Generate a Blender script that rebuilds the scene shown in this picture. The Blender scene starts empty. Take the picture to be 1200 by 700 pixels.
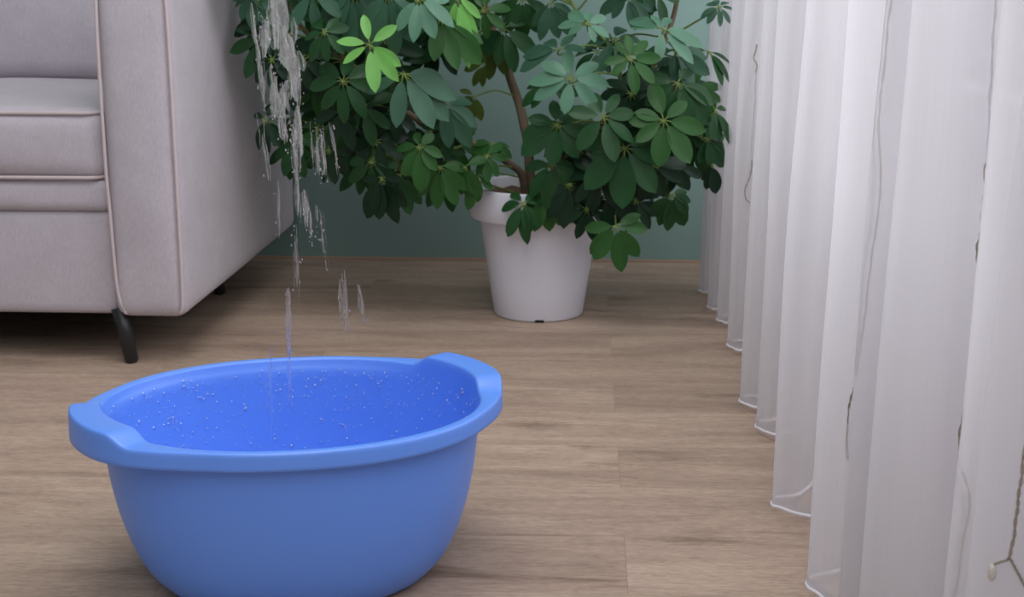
import bpy, bmesh, math, random
from mathutils import Vector, Matrix, noise
random.seed(7)
PI = math.pi
scene = bpy.context.scene
COL = scene.collection

# ------------------------------------------------------------------ camera, world, lights, exposure
CAM_H, PITCH, YAW, F = 0.68, math.radians(13.1), math.radians(3.0), 1600.0
ROLL = math.radians(0.0)
cam_data = bpy.data.cameras.new('camera'); cam = bpy.data.objects.new('camera', cam_data); COL.objects.link(cam)
cam_data.sensor_width = 36.0; cam_data.lens = F / 1200 * 36.0
cam_data.clip_start = 0.02
cam.location = (0, 0, CAM_H)
CM = Matrix.Rotation(YAW, 4, 'Z') @ Matrix.Rotation(PI/2 - PITCH, 4, 'X') @ Matrix.Rotation(ROLL, 4, 'Z')
cam.rotation_euler = CM.to_euler()
cam_data.dof.use_dof = True; cam_data.dof.focus_distance = 1.62; cam_data.dof.aperture_fstop = 13.0
scene.camera = cam

vs = scene.view_settings
vs.view_transform = 'Standard'; vs.look = 'None'; vs.gamma = 1.0; vs.use_curve_mapping = False
vs.exposure = -0.1

world = bpy.data.worlds.new('sky'); scene.world = world; world.use_nodes = True
wn = world.node_tree.nodes; wn['Background'].inputs[0].default_value = (0.92, 0.93, 1.0, 1)
wn['Background'].inputs[1].default_value = 0.42

def area(name, loc, target, sx, sy, power, color):
    d = bpy.data.lights.new(name, 'AREA'); d.shape = 'RECTANGLE'; d.size = sx; d.size_y = sy; d.energy = power; d.color = color
    o = bpy.data.objects.new(name, d); COL.objects.link(o); o.location = loc
    o.rotation_euler = (Vector(target) - Vector(loc)).to_track_quat('-Z', 'Y').to_euler()
    return o
area('window_daylight', (1.6, 1.7, 1.5), (0.2, 1.8, 0.7), 2.6, 2.2, 100, (0.96, 0.96, 1.0))
area('room_window_light', (0.35, -0.8, 2.5), (-0.2, 1.9, 0.0), 1.8, 1.8, 38, (1.0, 0.97, 0.95))
area('overhead_fill', (-0.2, 1.35, 2.65), (-0.2, 1.4, 0.0), 1.6, 1.2, 30, (1.0, 0.98, 0.96))  # added overhead fill standing in for ceiling bounce, no lamp hangs here

def ray(px, py):
    return (CM.to_3x3() @ Vector(((px - 600) / F, (350 - py) / F, -1.0)))
CL = Vector((0, 0, CAM_H))
def at(px, py, Y):
    d = ray(px, py); return CL + d * (Y / d.y)
def atz(px, py, z):
    d = ray(px, py); return CL + d * ((z - CAM_H) / d.z)
def ppm(Y):                                   # metres per pixel at distance Y
    return Y / F

# ------------------------------------------------------------------ materials
def srgb(r, g, b):
    f = lambda c: (c/255/12.92) if c/255 <= 0.04045 else ((c/255 + 0.055)/1.055)**2.4
    return (f(r), f(g), f(b), 1)
def new_mat(name):
    m = bpy.data.materials.new(name); m.use_nodes = True
    return m, m.node_tree.nodes, m.node_tree.links, m.node_tree.nodes['Principled BSDF']
def simple(name, col, rough=0.5, bump=0, bscale=200, vary=0.0, vscale=8, **kw):
    m, n, l, p = new_mat(name)
    p.inputs['Base Color'].default_value = col; p.inputs['Roughness'].default_value = rough
    for k, v in kw.items(): p.inputs[k.replace('_', ' ')].default_value = v
    tc = n.new('ShaderNodeTexCoord')
    if vary:
        t = n.new('ShaderNodeTexNoise'); t.inputs['Scale'].default_value = vscale; t.inputs['Detail'].default_value = 5
        l.new(tc.outputs['Object'], t.inputs['Vector'])
        mx = n.new('ShaderNodeMix'); mx.data_type = 'RGBA'
        mx.inputs[6].default_value = tuple(c*(1-vary) for c in col[:3]) + (1,)
        mx.inputs[7].default_value = tuple(min(1, c*(1+vary)) for c in col[:3]) + (1,)
        l.new(t.outputs['Fac'], mx.inputs[0]); l.new(mx.outputs[2], p.inputs['Base Color'])
    if bump:
        t2 = n.new('ShaderNodeTexNoise'); t2.inputs['Scale'].default_value = bscale; t2.inputs['Detail'].default_value = 3
        l.new(tc.outputs['Object'], t2.inputs['Vector'])
        b = n.new('ShaderNodeBump'); b.inputs['Strength'].default_value = bump; b.inputs['Distance'].default_value = 0.002
        l.new(t2.outputs['Fac'], b.inputs['Height']); l.new(b.outputs['Normal'], p.inputs['Normal'])
    return m

SEAM = atz(720, 466, 0)
def wood_floor():
    m, n, l, p = new_mat('laminate_floor')
    tc = n.new('ShaderNodeTexCoord')
    mp = n.new('ShaderNodeMapping'); l.new(tc.outputs['Object'], mp.inputs['Vector'])
    mp.inputs['Location'].default_value = (-SEAM.x, -2.29, 0)
    br = n.new('ShaderNodeTexBrick'); br.offset = 0.43; br.offset_frequency = 2
    br.inputs['Scale'].default_value = 1.0; br.inputs['Brick Width'].default_value = 1.25; br.inputs['Row Height'].default_value = 0.17
    br.inputs['Mortar Size'].default_value = 0.0005; br.inputs['Mortar Smooth'].default_value = 0.2; br.inputs['Bias'].default_value = 0
    br.inputs['Color1'].default_value = (0, 0, 0, 1); br.inputs['Color2'].default_value = (1, 1, 1, 1)
    br.inputs['Mortar'].default_value = (0.5, 0.5, 0.5, 1)
    l.new(mp.outputs[0], br.inputs['Vector'])
    # per plank shift of the grain
    sc = n.new('ShaderNodeVectorMath'); sc.operation = 'SCALE'; sc.inputs['Scale'].default_value = 7.3
    l.new(br.outputs['Color'], sc.inputs[0])
    ad = n.new('ShaderNodeVectorMath'); ad.operation = 'ADD'; l.new(mp.outputs[0], ad.inputs[0]); l.new(sc.outputs[0], ad.inputs[1])
    def grain(scale, sx, sy, detail, dist):
        mm = n.new('ShaderNodeMapping'); mm.inputs['Scale'].default_value = (sx, sy, 1); l.new(ad.outputs[0], mm.inputs['Vector'])
        t = n.new('ShaderNodeTexNoise'); t.inputs['Scale'].default_value = scale; t.inputs['Detail'].default_value = detail
        t.inputs['Distortion'].default_value = dist; t.inputs['Roughness'].default_value = 0.62
        l.new(mm.outputs[0], t.inputs['Vector']); return t.outputs['Fac']
    g5 = grain(80.0, 1.0, 4.0, 4, 0.3)
    g1 = grain(2.2, 1.0, 6.0, 8, 1.2); g2 = grain(16.0, 2.0, 17.0, 7, 0.8); g3 = grain(1.6, 1.3, 7.0, 6, 0.5)
    r1 = n.new('ShaderNodeValToRGB'); l.new(g1, r1.inputs[0])
    e = r1.color_ramp.elements
    e[0].position = 0.28; e[0].color = srgb(150, 130, 116); e[1].position = 0.68; e[1].color = srgb(188, 167, 150)
    x = r1.color_ramp.elements.new(0.44); x.color = srgb(170, 148, 132)
    r2 = n.new('ShaderNodeValToRGB'); l.new(g2, r2.inputs[0])
    r2.color_ramp.elements[0].position = 0.30; r2.color_ramp.elements[0].color = (0.72, 0.69, 0.67, 1)
    r2.color_ramp.elements[1].position = 0.56; r2.color_ramp.elements[1].color = (1, 1, 1, 1)
    mu = n.new('ShaderNodeMix'); mu.data_type = 'RGBA'; mu.blend_type = 'MULTIPLY'; mu.inputs[0].default_value = 0.75
    l.new(r1.outputs[0], mu.inputs[6]); l.new(r2.outputs[0], mu.inputs[7])
    # dark knots / smears
    r3 = n.new('ShaderNodeValToRGB'); l.new(g3, r3.inputs[0])
    r3.color_ramp.elements[0].position = 0.30; r3.color_ramp.elements[0].color = (0.46, 0.42, 0.39, 1)
    r3.color_ramp.elements[1].position = 0.40; r3.color_ramp.elements[1].color = (1, 1, 1, 1)
    mu2 = n.new('ShaderNodeMix'); mu2.data_type = 'RGBA'; mu2.blend_type = 'MULTIPLY'; mu2.inputs[0].default_value = 0.8
    l.new(mu.outputs[2], mu2.inputs[6]); l.new(r3.outputs[0], mu2.inputs[7])
    # small knots
    kn_m = n.new('ShaderNodeMapping'); kn_m.inputs['Scale'].default_value = (2.2, 7.0, 1); l.new(ad.outputs[0], kn_m.inputs['Vector'])
    kn = n.new('ShaderNodeTexVoronoi'); kn.inputs['Scale'].default_value = 1.1; l.new(kn_m.outputs[0], kn.inputs['Vector'])
    kd = n.new('ShaderNodeMath'); kd.operation = 'ADD'; l.new(kn.outputs['Distance'], kd.inputs[0])
    km = n.new('ShaderNodeMath'); km.operation = 'MULTIPLY'; km.inputs[1].default_value = 0.35; l.new(g2, km.inputs[0]); l.new(km.outputs[0], kd.inputs[1])
    r4 = n.new('ShaderNodeValToRGB'); l.new(kd.outputs[0], r4.inputs[0])
    r4.color_ramp.elements[0].position = 0.17; r4.color_ramp.elements[0].color = (0.42, 0.38, 0.35, 1)
    r4.color_ramp.elements[1].position = 0.34; r4.color_ramp.elements[1].color = (1, 1, 1, 1)
    mu4 = n.new('ShaderNodeMix'); mu4.data_type = 'RGBA'; mu4.blend_type = 'MULTIPLY'; mu4.inputs[0].default_value = 0.8
    l.new(mu2.outputs[2], mu4.inputs[6]); l.new(r4.outputs[0], mu4.inputs[7])
    # plank tone
    tone = n.new('ShaderNodeMix'); tone.data_type = 'RGBA'; tone.blend_type = 'MULTIPLY'; tone.inputs[0].default_value = 1
    r5 = n.new('ShaderNodeValToRGB'); l.new(br.outputs['Color'], r5.inputs[0])
    r5.color_ramp.elements[0].color = (0.90, 0.89, 0.88, 1); r5.color_ramp.elements[1].color = (1.03, 1.03, 1.03, 1)
    l.new(mu4.outputs[2], tone.inputs[6]); l.new(r5.outputs[0], tone.inputs[7])
    jo = n.new('ShaderNodeMix'); jo.data_type = 'RGBA'; jo.inputs[7].default_value = srgb(120, 100, 86)
    jf = n.new('ShaderNodeMath'); jf.operation = 'MULTIPLY'; jf.inputs[1].default_value = 0.4; l.new(br.outputs['Fac'], jf.inputs[0])
    l.new(jf.outputs[0], jo.inputs[0]); l.new(tone.outputs[2], jo.inputs[6])
    r6 = n.new('ShaderNodeMapRange'); r6.inputs[1].default_value = 0.25; r6.inputs[2].default_value = 0.75; r6.inputs[3].default_value = 0.80; r6.inputs[4].default_value = 1.18
    l.new(g5, r6.inputs[0]); fn = n.new('ShaderNodeVectorMath'); fn.operation = 'SCALE'; l.new(jo.outputs[2], fn.inputs[0]); l.new(r6.outputs[0], fn.inputs['Scale'])
    l.new(fn.outputs[0], p.inputs['Base Color'])
    p.inputs['Roughness'].default_value = 0.62; p.inputs['Specular IOR Level'].default_value = 0.3
    bp = n.new('ShaderNodeBump'); bp.inputs['Strength'].default_value = 0.12; bp.inputs['Distance'].default_value = 0.002
    l.new(g2, bp.inputs['Height']); l.new(bp.outputs[0], p.inputs['Normal'])
    return m

def fabric(name, col):
    m, n, l, p = new_mat(name)
    tc = n.new('ShaderNodeTexCoord')
    t = n.new('ShaderNodeTexNoise'); t.inputs['Scale'].default_value = 14; t.inputs['Detail'].default_value = 8; t.inputs['Roughness'].default_value = 0.7
    l.new(tc.outputs['Object'], t.inputs['Vector'])
    mp = n.new('ShaderNodeMapping'); mp.inputs['Scale'].default_value = (1, 1, 0.25); l.new(tc.outputs['Object'], mp.inputs['Vector'])
    t2 = n.new('ShaderNodeTexNoise'); t2.inputs['Scale'].default_value = 420; t2.inputs['Detail'].default_value = 2; l.new(mp.outputs[0], t2.inputs['Vector'])
    mx = n.new('ShaderNodeMix'); mx.data_type = 'RGBA'
    mx.inputs[6].default_value = tuple(c*0.66 for c in col[:3]) + (1,); mx.inputs[7].default_value = tuple(min(1, c*1.30) for c in col[:3]) + (1,)
    av = n.new('ShaderNodeMath'); av.operation = 'ADD'; l.new(t.outputs['Fac'], av.inputs[0]); l.new(t2.outputs['Fac'], av.inputs[1])
    hv = n.new('ShaderNodeMath'); hv.operation = 'MULTIPLY'; hv.inputs[1].default_value = 0.5; l.new(av.outputs[0], hv.inputs[0])
    l.new(hv.outputs[0], mx.inputs[0]); l.new(mx.outputs[2], p.inputs['Base Color'])
    p.inputs['Roughness'].default_value = 0.95; p.inputs['Sheen Weight'].default_value = 0.25; p.inputs['Sheen Roughness'].default_value = 0.5
    p.inputs['Specular IOR Level'].default_value = 0.15
    b = n.new('ShaderNodeBump'); b.inputs['Strength'].default_value = 0.35; b.inputs['Distance'].default_value = 0.0012
    l.new(hv.outputs[0], b.inputs['Height']); l.new(b.outputs[0], p.inputs['Normal'])
    return m

def sheer(name, trans, col=(0.755, 0.74, 0.77, 1)):
    m, n, l, p = new_mat(name); n.remove(p)
    out = n['Material Output']
    tr = n.new('ShaderNodeBsdfTransparent')
    df = n.new('ShaderNodeBsdfDiffuse'); df.inputs[0].default_value = col
    tl = n.new('ShaderNodeBsdfTranslucent'); tl.inputs[0].default_value = col
    a = n.new('ShaderNodeMixShader'); a.inputs[0].default_value = 0.46; l.new(df.outputs[0], a.inputs[1]); l.new(tl.outputs[0], a.inputs[2])
    # voile gets denser at grazing angles, as woven threads do
    lw = n.new('ShaderNodeLayerWeight'); lw.inputs['Blend'].default_value = 0.35
    mt = n.new('ShaderNodeMapRange'); mt.inputs[3].default_value = 1 - trans; mt.inputs[4].default_value = 0.97
    l.new(lw.outputs['Facing'], mt.inputs[0])
    tc = n.new('ShaderNodeTexCoord')
    mp = n.new('ShaderNodeMapping'); mp.inputs['Scale'].default_value = (1, 1, 0.02); l.new(tc.outputs['Object'], mp.inputs['Vector'])
    t = n.new('ShaderNodeTexNoise'); t.inputs['Scale'].default_value = 260; t.inputs['Detail'].default_value = 2; l.new(mp.outputs[0], t.inputs['Vector'])
    wv = n.new('ShaderNodeMapRange'); wv.inputs[3].default_value = 0.96; wv.inputs[4].default_value = 1.03; l.new(t.outputs['Fac'], wv.inputs[0])
    mm = n.new('ShaderNodeMath'); mm.operation = 'MULTIPLY'; mm.use_clamp = True; l.new(mt.outputs[0], mm.inputs[0]); l.new(wv.outputs[0], mm.inputs[1])
    b = n.new('ShaderNodeMixShader'); l.new(mm.outputs[0], b.inputs[0]); l.new(tr.outputs[0], b.inputs[1]); l.new(a.outputs[0], b.inputs[2])
    l.new(b.outputs[0], out.inputs[0]); return m

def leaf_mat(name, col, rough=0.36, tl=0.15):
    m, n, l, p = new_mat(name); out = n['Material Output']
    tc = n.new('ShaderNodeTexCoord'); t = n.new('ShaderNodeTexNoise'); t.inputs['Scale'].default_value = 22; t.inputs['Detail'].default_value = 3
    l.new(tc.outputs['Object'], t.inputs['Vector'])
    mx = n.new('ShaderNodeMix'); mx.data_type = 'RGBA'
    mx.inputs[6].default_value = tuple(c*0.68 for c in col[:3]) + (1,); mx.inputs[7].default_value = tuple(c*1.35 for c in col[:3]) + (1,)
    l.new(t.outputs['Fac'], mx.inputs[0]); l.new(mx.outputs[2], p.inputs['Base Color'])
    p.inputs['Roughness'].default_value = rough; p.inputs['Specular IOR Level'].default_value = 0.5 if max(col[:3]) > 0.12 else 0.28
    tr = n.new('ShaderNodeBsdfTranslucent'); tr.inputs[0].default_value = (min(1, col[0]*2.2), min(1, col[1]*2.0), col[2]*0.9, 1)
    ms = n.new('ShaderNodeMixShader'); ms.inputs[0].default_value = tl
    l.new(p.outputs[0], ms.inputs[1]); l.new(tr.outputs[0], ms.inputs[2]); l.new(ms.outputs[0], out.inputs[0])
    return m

def stream_mat(name):
    m, n, l, p = new_mat(name); out = n['Material Output']
    p.inputs['Base Color'].default_value = (1, 1, 1, 1); p.inputs['Roughness'].default_value = 0.06
    p.inputs['IOR'].default_value = 1.33; p.inputs['Transmission Weight'].default_value = 0.94
    tr = n.new('ShaderNodeBsdfTransparent'); ms = n.new('ShaderNodeMixShader'); ms.inputs[0].default_value = 0.38
    l.new(tr.outputs[0], ms.inputs[1]); l.new(p.outputs[0], ms.inputs[2]); l.new(ms.outputs[0], out.inputs[0])
    return m
def bead_mat(name):
    m, n, l, p = new_mat(name); n.remove(p); out = n['Material Output']
    tr = n.new('ShaderNodeBsdfTransparent'); gl = n.new('ShaderNodeBsdfGlossy'); gl.inputs['Roughness'].default_value = 0.18
    ms = n.new('ShaderNodeMixShader'); ms.inputs[0].default_value = 0.22; l.new(tr.outputs[0], ms.inputs[1]); l.new(gl.outputs[0], ms.inputs[2])
    l.new(ms.outputs[0], out.inputs[0]); return m
def water_mat(name):
    m, n, l, p = new_mat(name)
    p.inputs['Base Color'].default_value = (1, 1, 1, 1); p.inputs['Roughness'].default_value = 0.04
    p.inputs['IOR'].default_value = 1.33; p.inputs['Transmission Weight'].default_value = 1.0
    return m

def window_glass():
    m, n, l, p = new_mat('window_glass'); n.remove(p); out = n['Material Output']
    tr = n.new('ShaderNodeBsdfTransparent'); gl = n.new('ShaderNodeBsdfGlossy'); gl.inputs['Roughness'].default_value = 0.02
    b = n.new('ShaderNodeMixShader'); b.inputs[0].default_value = 0.06; l.new(tr.outputs[0], b.inputs[1]); l.new(gl.outputs[0], b.inputs[2]); l.new(b.outputs[0], out.inputs[0])
    return m

M = dict(
    floor=wood_floor(),
    wall=simple('teal_paint', srgb(128, 156, 150), 0.85, bump=0.15, bscale=350, vary=0.03, vscale=3),
    wall_white=simple('white_wall_paint', srgb(225, 222, 225), 0.85, bump=0.1, bscale=300),
    fabric=fabric('grey_lilac_velour', srgb(186, 180, 189)),
    piping=simple('piping_cord', srgb(197, 184, 187), 0.85, bump=0.4, bscale=600),
    black=simple('black_lacquered_leg', (0.012, 0.012, 0.013, 1), 0.38),
    lining=simple('black_underside_cloth', (0.01, 0.01, 0.01, 1), 0.9),
    pot=simple('white_pot_plastic', srgb(220, 222, 234), 0.42, bump=0.05, bscale=400),
    hole=simple('dark_drain_slot', (0.01, 0.01, 0.01, 1), 0.8),
    soil=simple('potting_soil', srgb(92, 66, 50), 0.95, bump=1.0, bscale=90, vary=0.4, vscale=60),
    bark=simple('brown_bark', srgb(104, 90, 72), 0.85, bump=0.8, bscale=120, vary=0.35, vscale=50),
    greenstem=simple('green_stem', srgb(105, 128, 62), 0.55, vary=0.2, vscale=30),
    basin=None,
    sheer=sheer('sheer_voile', 0.38),
    hem=simple('curtain_hem_thread', srgb(238, 235, 240), 0.8, bump=0.6, bscale=900),
    frame=simple('white_window_frame', srgb(235, 235, 238), 0.4),
    glass=window_glass(),
    water=water_mat('falling_water'),
    bead=bead_mat('water_bead'),
    stream=stream_mat('falling_water_stream'),
    wire=simple('bronze_wire', srgb(150, 136, 118), 0.4),
    bulb=simple('clear_bulb_plastic', srgb(235, 230, 220), 0.2, Transmission_Weight=0.3),
    rail=simple('white_rail', srgb(230, 230, 232), 0.4),
)
LEAF = dict(
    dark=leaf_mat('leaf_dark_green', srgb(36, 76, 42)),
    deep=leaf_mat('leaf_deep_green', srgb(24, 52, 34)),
    mid=leaf_mat('leaf_mid_green', srgb(46, 90, 42)),
    teal=leaf_mat('leaf_teal_sheen', srgb(86, 132, 108), 0.36),  # teal sheen of reflected light put into the leaf base colour
    grey=leaf_mat('leaf_grey_green', srgb(58, 96, 76), 0.38),
    olive=leaf_mat('leaf_olive_green', srgb(66, 84, 32), 0.5),
    bright=leaf_mat('leaf_young_light_green', srgb(122, 188, 98), 0.45, 0.3),
)
def basin_mat():
    m = simple('blue_basin_plastic', srgb(98, 149, 243), 0.37, bump=0.04, bscale=500, vary=0.02, vscale=5)
    p = m.node_tree.nodes['Principled BSDF']
    p.inputs['Specular IOR Level'].default_value = 0.6
    p.inputs['Subsurface Weight'].default_value = 0.12; p.inputs['Subsurface Radius'].default_value = (0.004, 0.008, 0.02)
    return m
M['basin'] = basin_mat()

# ------------------------------------------------------------------ helpers
def link(name, bm, mat, parent=None, smooth=True):
    me = bpy.data.meshes.new(name)
    bmesh.ops.recalc_face_normals(bm, faces=bm.faces[:])
    bm.to_mesh(me); bm.free()
    mats = mat if isinstance(mat, (list, tuple)) else [mat]
    for x in mats: me.materials.append(x)
    if smooth:
        for f in me.polygons: f.use_smooth = True
    o = bpy.data.objects.new(name, me); COL.objects.link(o)
    if parent:
        o.parent = parent
        o.location = -Vector(parent_world(parent))      # meshes are written in world coordinates
    return o
def parent_world(p):
    v = Vector(p.location); q = p.parent
    while q: v += q.location; q = q.parent
    return v
def thing(name, label, cat, loc=(0, 0, 0), group=None):
    o = bpy.data.objects.new(name, None); COL.objects.link(o); o.location = loc; o.empty_display_size = 0.1
    o['label'] = label; o['category'] = cat
    if group: o['group'] = group
    return o
def tag(o, label=None, cat=None, group=None, kind=None):
    if label: o['label'] = label
    if cat: o['category'] = cat
    if group: o['group'] = group
    if kind: o['kind'] = kind
    return o
def struct(name, bm, mat, parent=None, smooth=False):
    o = link(name, bm, mat, parent, smooth)
    if parent is None: o['kind'] = 'structure'
    return o
def add_box(bm, a, b, bev=0.0):
    vs_ = [bm.verts.new((x, y, z)) for x in (a[0], b[0]) for y in (a[1], b[1]) for z in (a[2], b[2])]
    fs = []
    for q in ((0, 1, 3, 2), (4, 6, 7, 5), (0, 4, 5, 1), (2, 3, 7, 6), (0, 2, 6, 4), (1, 5, 7, 3)):
        fs.append(bm.faces.new([vs_[i] for i in q]))
    if bev:
        es = list({e for f in fs for e in f.edges})
        bmesh.ops.bevel(bm, geom=es, offset=bev, segments=2, affect='EDGES')
def soft_box(bm, a, b, r, n=(14, 14, 14), puff=(0, 0, 0), wob=0.0, seed=0):
    """rounded box with softly bulging faces; puff = bulge along x, y, z"""
    a = Vector(a); b = Vector(b); c = (a + b)/2; h = (b - a)/2
    cache = {}
    def vert(u, v, w):
        k = (round(u, 5), round(v, 5), round(w, 5))
        if k in cache: return cache[k]
        p = Vector((u*h.x, v*h.y, w*h.z))
        q = Vector([max(-(h[i]-r), min(h[i]-r, p[i])) for i in range(3)])
        d = p - q
        if d.length > 1e-9:
            d.normalize(); p = q + d*r
        bx = (1-v*v)*(1-w*w); by = (1-u*u)*(1-w*w); bz = (1-u*u)*(1-v*v)
        p.x += puff[0]*bx*u; p.y += puff[1]*by*v; p.z += puff[2]*bz*w
        if wob:
            nn = noise.noise_vector((p + c)*6 + Vector((seed, 0, 0))); p += nn*wob*min(1, bx+by+bz)
        cache[k] = bm.verts.new(p + c); return cache[k]
    def edge_space(m):                       # denser samples near the ends
        return [math.sin((i/m - 0.5)*PI) for i in range(m+1)]
    S = [edge_space(k) for k in n]
    def quad(f, U, V):
        for i in range(len(U)-1):
            for j in range(len(V)-1):
                try: bm.faces.new([f(U[i], V[j]), f(U[i+1], V[j]), f(U[i+1], V[j+1]), f(U[i], V[j+1])])
                except ValueError: pass
    for s in (-1, 1):
        quad(lambda u, v: vert(s, u, v), S[1], S[2])
        quad(lambda u, v: vert(u, s, v), S[0], S[2])
        quad(lambda u, v: vert(u, v, s), S[0], S[1])
def catmull(pts, k=8, closed=False):
    pts = [Vector(p) for p in pts]; out = []
    n = len(pts); rng = n if closed else n-1
    for i in range(rng):
        if closed: p0, p1, p2, p3 = pts[i-1], pts[i], pts[(i+1) % n], pts[(i+2) % n]
        else: p0, p1, p2, p3 = pts[max(0, i-1)], pts[i], pts[i+1], pts[min(n-1, i+2)]
        for j in range(k):
            t = j/k
            out.append(0.5*((2*p1) + (p2-p0)*t + (2*p0-5*p1+4*p2-p3)*t*t + (3*p1-p0-3*p2+p3)*t**3))
    if not closed: out.append(pts[-1])
    return out
def add_tube(bm, pts, rad, n=8, closed=False, cap=True, mi=0):
    pts = [Vector(p) for p in pts]; N = len(pts)
    R = rad if callable(rad) else (lambda t: rad)
    rings = []; up = None
    for i, p in enumerate(pts):
        if closed: t = (pts[(i+1) % N] - pts[i-1])
        else: t = pts[min(N-1, i+1)] - pts[max(0, i-1)]
        if t.length < 1e-9: t = Vector((0, 0, 1))
        t.normalize()
        if up is None: up = t.orthogonal().normalized()
        up = (up - t*up.dot(t))
        up = up.normalized() if up.length > 1e-6 else t.orthogonal().normalized()
        sd = t.cross(up); r = R(i/max(1, N-1))
        rings.append([bm.verts.new(p + (up*math.cos(a) + sd*math.sin(a))*r) for a in [2*PI*k/n for k in range(n)]])
    for i in range(N if closed else N-1):
        A, B = rings[i], rings[(i+1) % N]
        for k in range(n):
            f = bm.faces.new([A[k], A[(k+1) % n], B[(k+1) % n], B[k]]); f.material_index = mi; f.smooth = True
    if cap and not closed:
        for q in (rings[0], rings[-1]):
            f = bm.faces.new(q); f.material_index = mi
def add_lathe(bm, prof, c, n=64, closed_profile=False):
    rings = [[bm.verts.new((c[0]+r*math.cos(2*PI*k/n), c[1]+r*math.sin(2*PI*k/n), c[2]+z)) for k in range(n)] for r, z in prof]
    m = len(rings)
    for i in range(m if closed_profile else m-1):
        A, B = rings[i], rings[(i+1) % m]
        for k in range(n): bm.faces.new([A[k], A[(k+1) % n], B[(k+1) % n], B[k]])
    return rings

# ------------------------------------------------------------------ the room
WALL_Y = atz(570, 305, 0).y
FX0, FX1, FY0 = -2.6, 0.62, -2.2
SILL = 0.42
XW = 0.66                                         # window wall plane
bm = bmesh.new(); add_box(bm, (FX0, FY0, -0.06), (XW+0.12, WALL_Y+0.1, 0)); struct('floor', bm, M['floor'])
bm = bmesh.new(); add_box(bm, (FX0, WALL_Y, 0), (XW+0.12, WALL_Y+0.1, 2.7)); struct('wall_back', bm, M['wall'])
bm = bmesh.new(); add_box(bm, (FX0-0.1, 0.2, 0), (FX0, WALL_Y+0.1, 2.7)); struct('wall_left', bm, M['wall'])
bm = bmesh.new()                                   # wall with a tall glazed opening
add_box(bm, (XW, WALL_Y-0.22, 0), (XW+0.12, WALL_Y, 2.7)); add_box(bm, (XW, FY0, 0), (XW+0.12, 0.1, 2.7))
add_box(bm, (XW, 0.1, 2.45), (XW+0.12, WALL_Y-0.22, 2.7)); add_box(bm, (XW, 0.1, 0), (XW+0.12, WALL_Y-0.22, SILL))
struct('wall_right', bm, M['wall_white'])
bm = bmesh.new(); y0, y1 = 0.1, WALL_Y-0.22
for k in range(4):
    yy = y0 + (y1-y0)*k/3
    add_box(bm, (XW+0.02, yy-0.03, SILL), (XW+0.09, yy+0.03, 2.45), 0.004)
add_box(bm, (XW+0.02, y0, SILL), (XW+0.09, y1, SILL+0.07), 0.004); add_box(bm, (XW+0.02, y0, 2.38), (XW+0.09, y1, 2.45), 0.004)
wf = struct('window_1', bm, M['frame'])
bm = bmesh.new(); add_box(bm, (XW+0.05, y0, SILL+0.05), (XW+0.056, y1, 2.4)); link('pane', bm, M['glass'], wf, False)
# slim floor trim of the back wall, in the colour of the boards
bm = bmesh.new(); add_box(bm, (FX0, WALL_Y-0.008, 0), (XW, WALL_Y, 0.006), 0.001)
struct('trim_1', bm, simple('floor_edge_strip', srgb(176, 150, 128), 0.6))

# ------------------------------------------------------------------ sofa
YF = 2.34
S_L = at(123, 200, YF).x; S_R = at(209, 200, YF).x; Z0 = atz(170, 373, 0).z
def zat(px, py, Y): return at(px, py, Y).z
ZB = zat(170, 373, YF)                              # underside
ZT = CAM_H + 0.015                                  # arm top
YB = WALL_Y - 0.05
sofa = thing('sofa', 'light grey upholstered sofa with pale piping and black legs', 'sofa', (S_L-0.7, (YF+YB)/2, 0))
SEAT_W = 1.30; LX = S_L - SEAT_W                    # inner left end of the seat
def arm(x0, x1, out):
    bm = bmesh.new(); soft_box(bm, (x0, YF, ZB), (x1, YB, ZT), 0.022, (18, 26, 26), (0.006, 0.010, 0.006), 0.003, x0)
    a = link('armrest', bm, M['fabric'], sofa)
    bm = bmesh.new()
    w = 0.008
    pts = [(x0+w+0.012, YF+0.006, ZB+0.006), (x0+w, YF+0.001, ZB+0.05), (x0+w-0.004, YF-0.001, ZB+0.2), (x0+w-0.006, YF-0.001, (ZB+ZT)/2), (x0+w-0.004, YF, ZT-0.05), (x0+w+0.01, YF+0.004, ZT-0.006),
           (x1-w-0.01, YF+0.004, ZT-0.006), (x1-w+0.002, YF, ZT-0.05), (x1-w+0.004, YF-0.001, (ZB+ZT)/2), (x1-w+0.003, YF, ZB+0.05), (x1-w-0.004, YF+0.004, ZB+0.008)]
    add_tube(bm, catmull(pts, 8), 0.0033, 8)
    link('piping', bm, M['piping'], a)
arm(S_L, S_R, 1); arm(LX-(S_R-S_L), LX, -1)
zc1 = zat(60, 212, YF+0.02); zc0 = zat(60, 247, YF+0.02); zc2 = zat(60, 130, YF+0.02)
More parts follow.
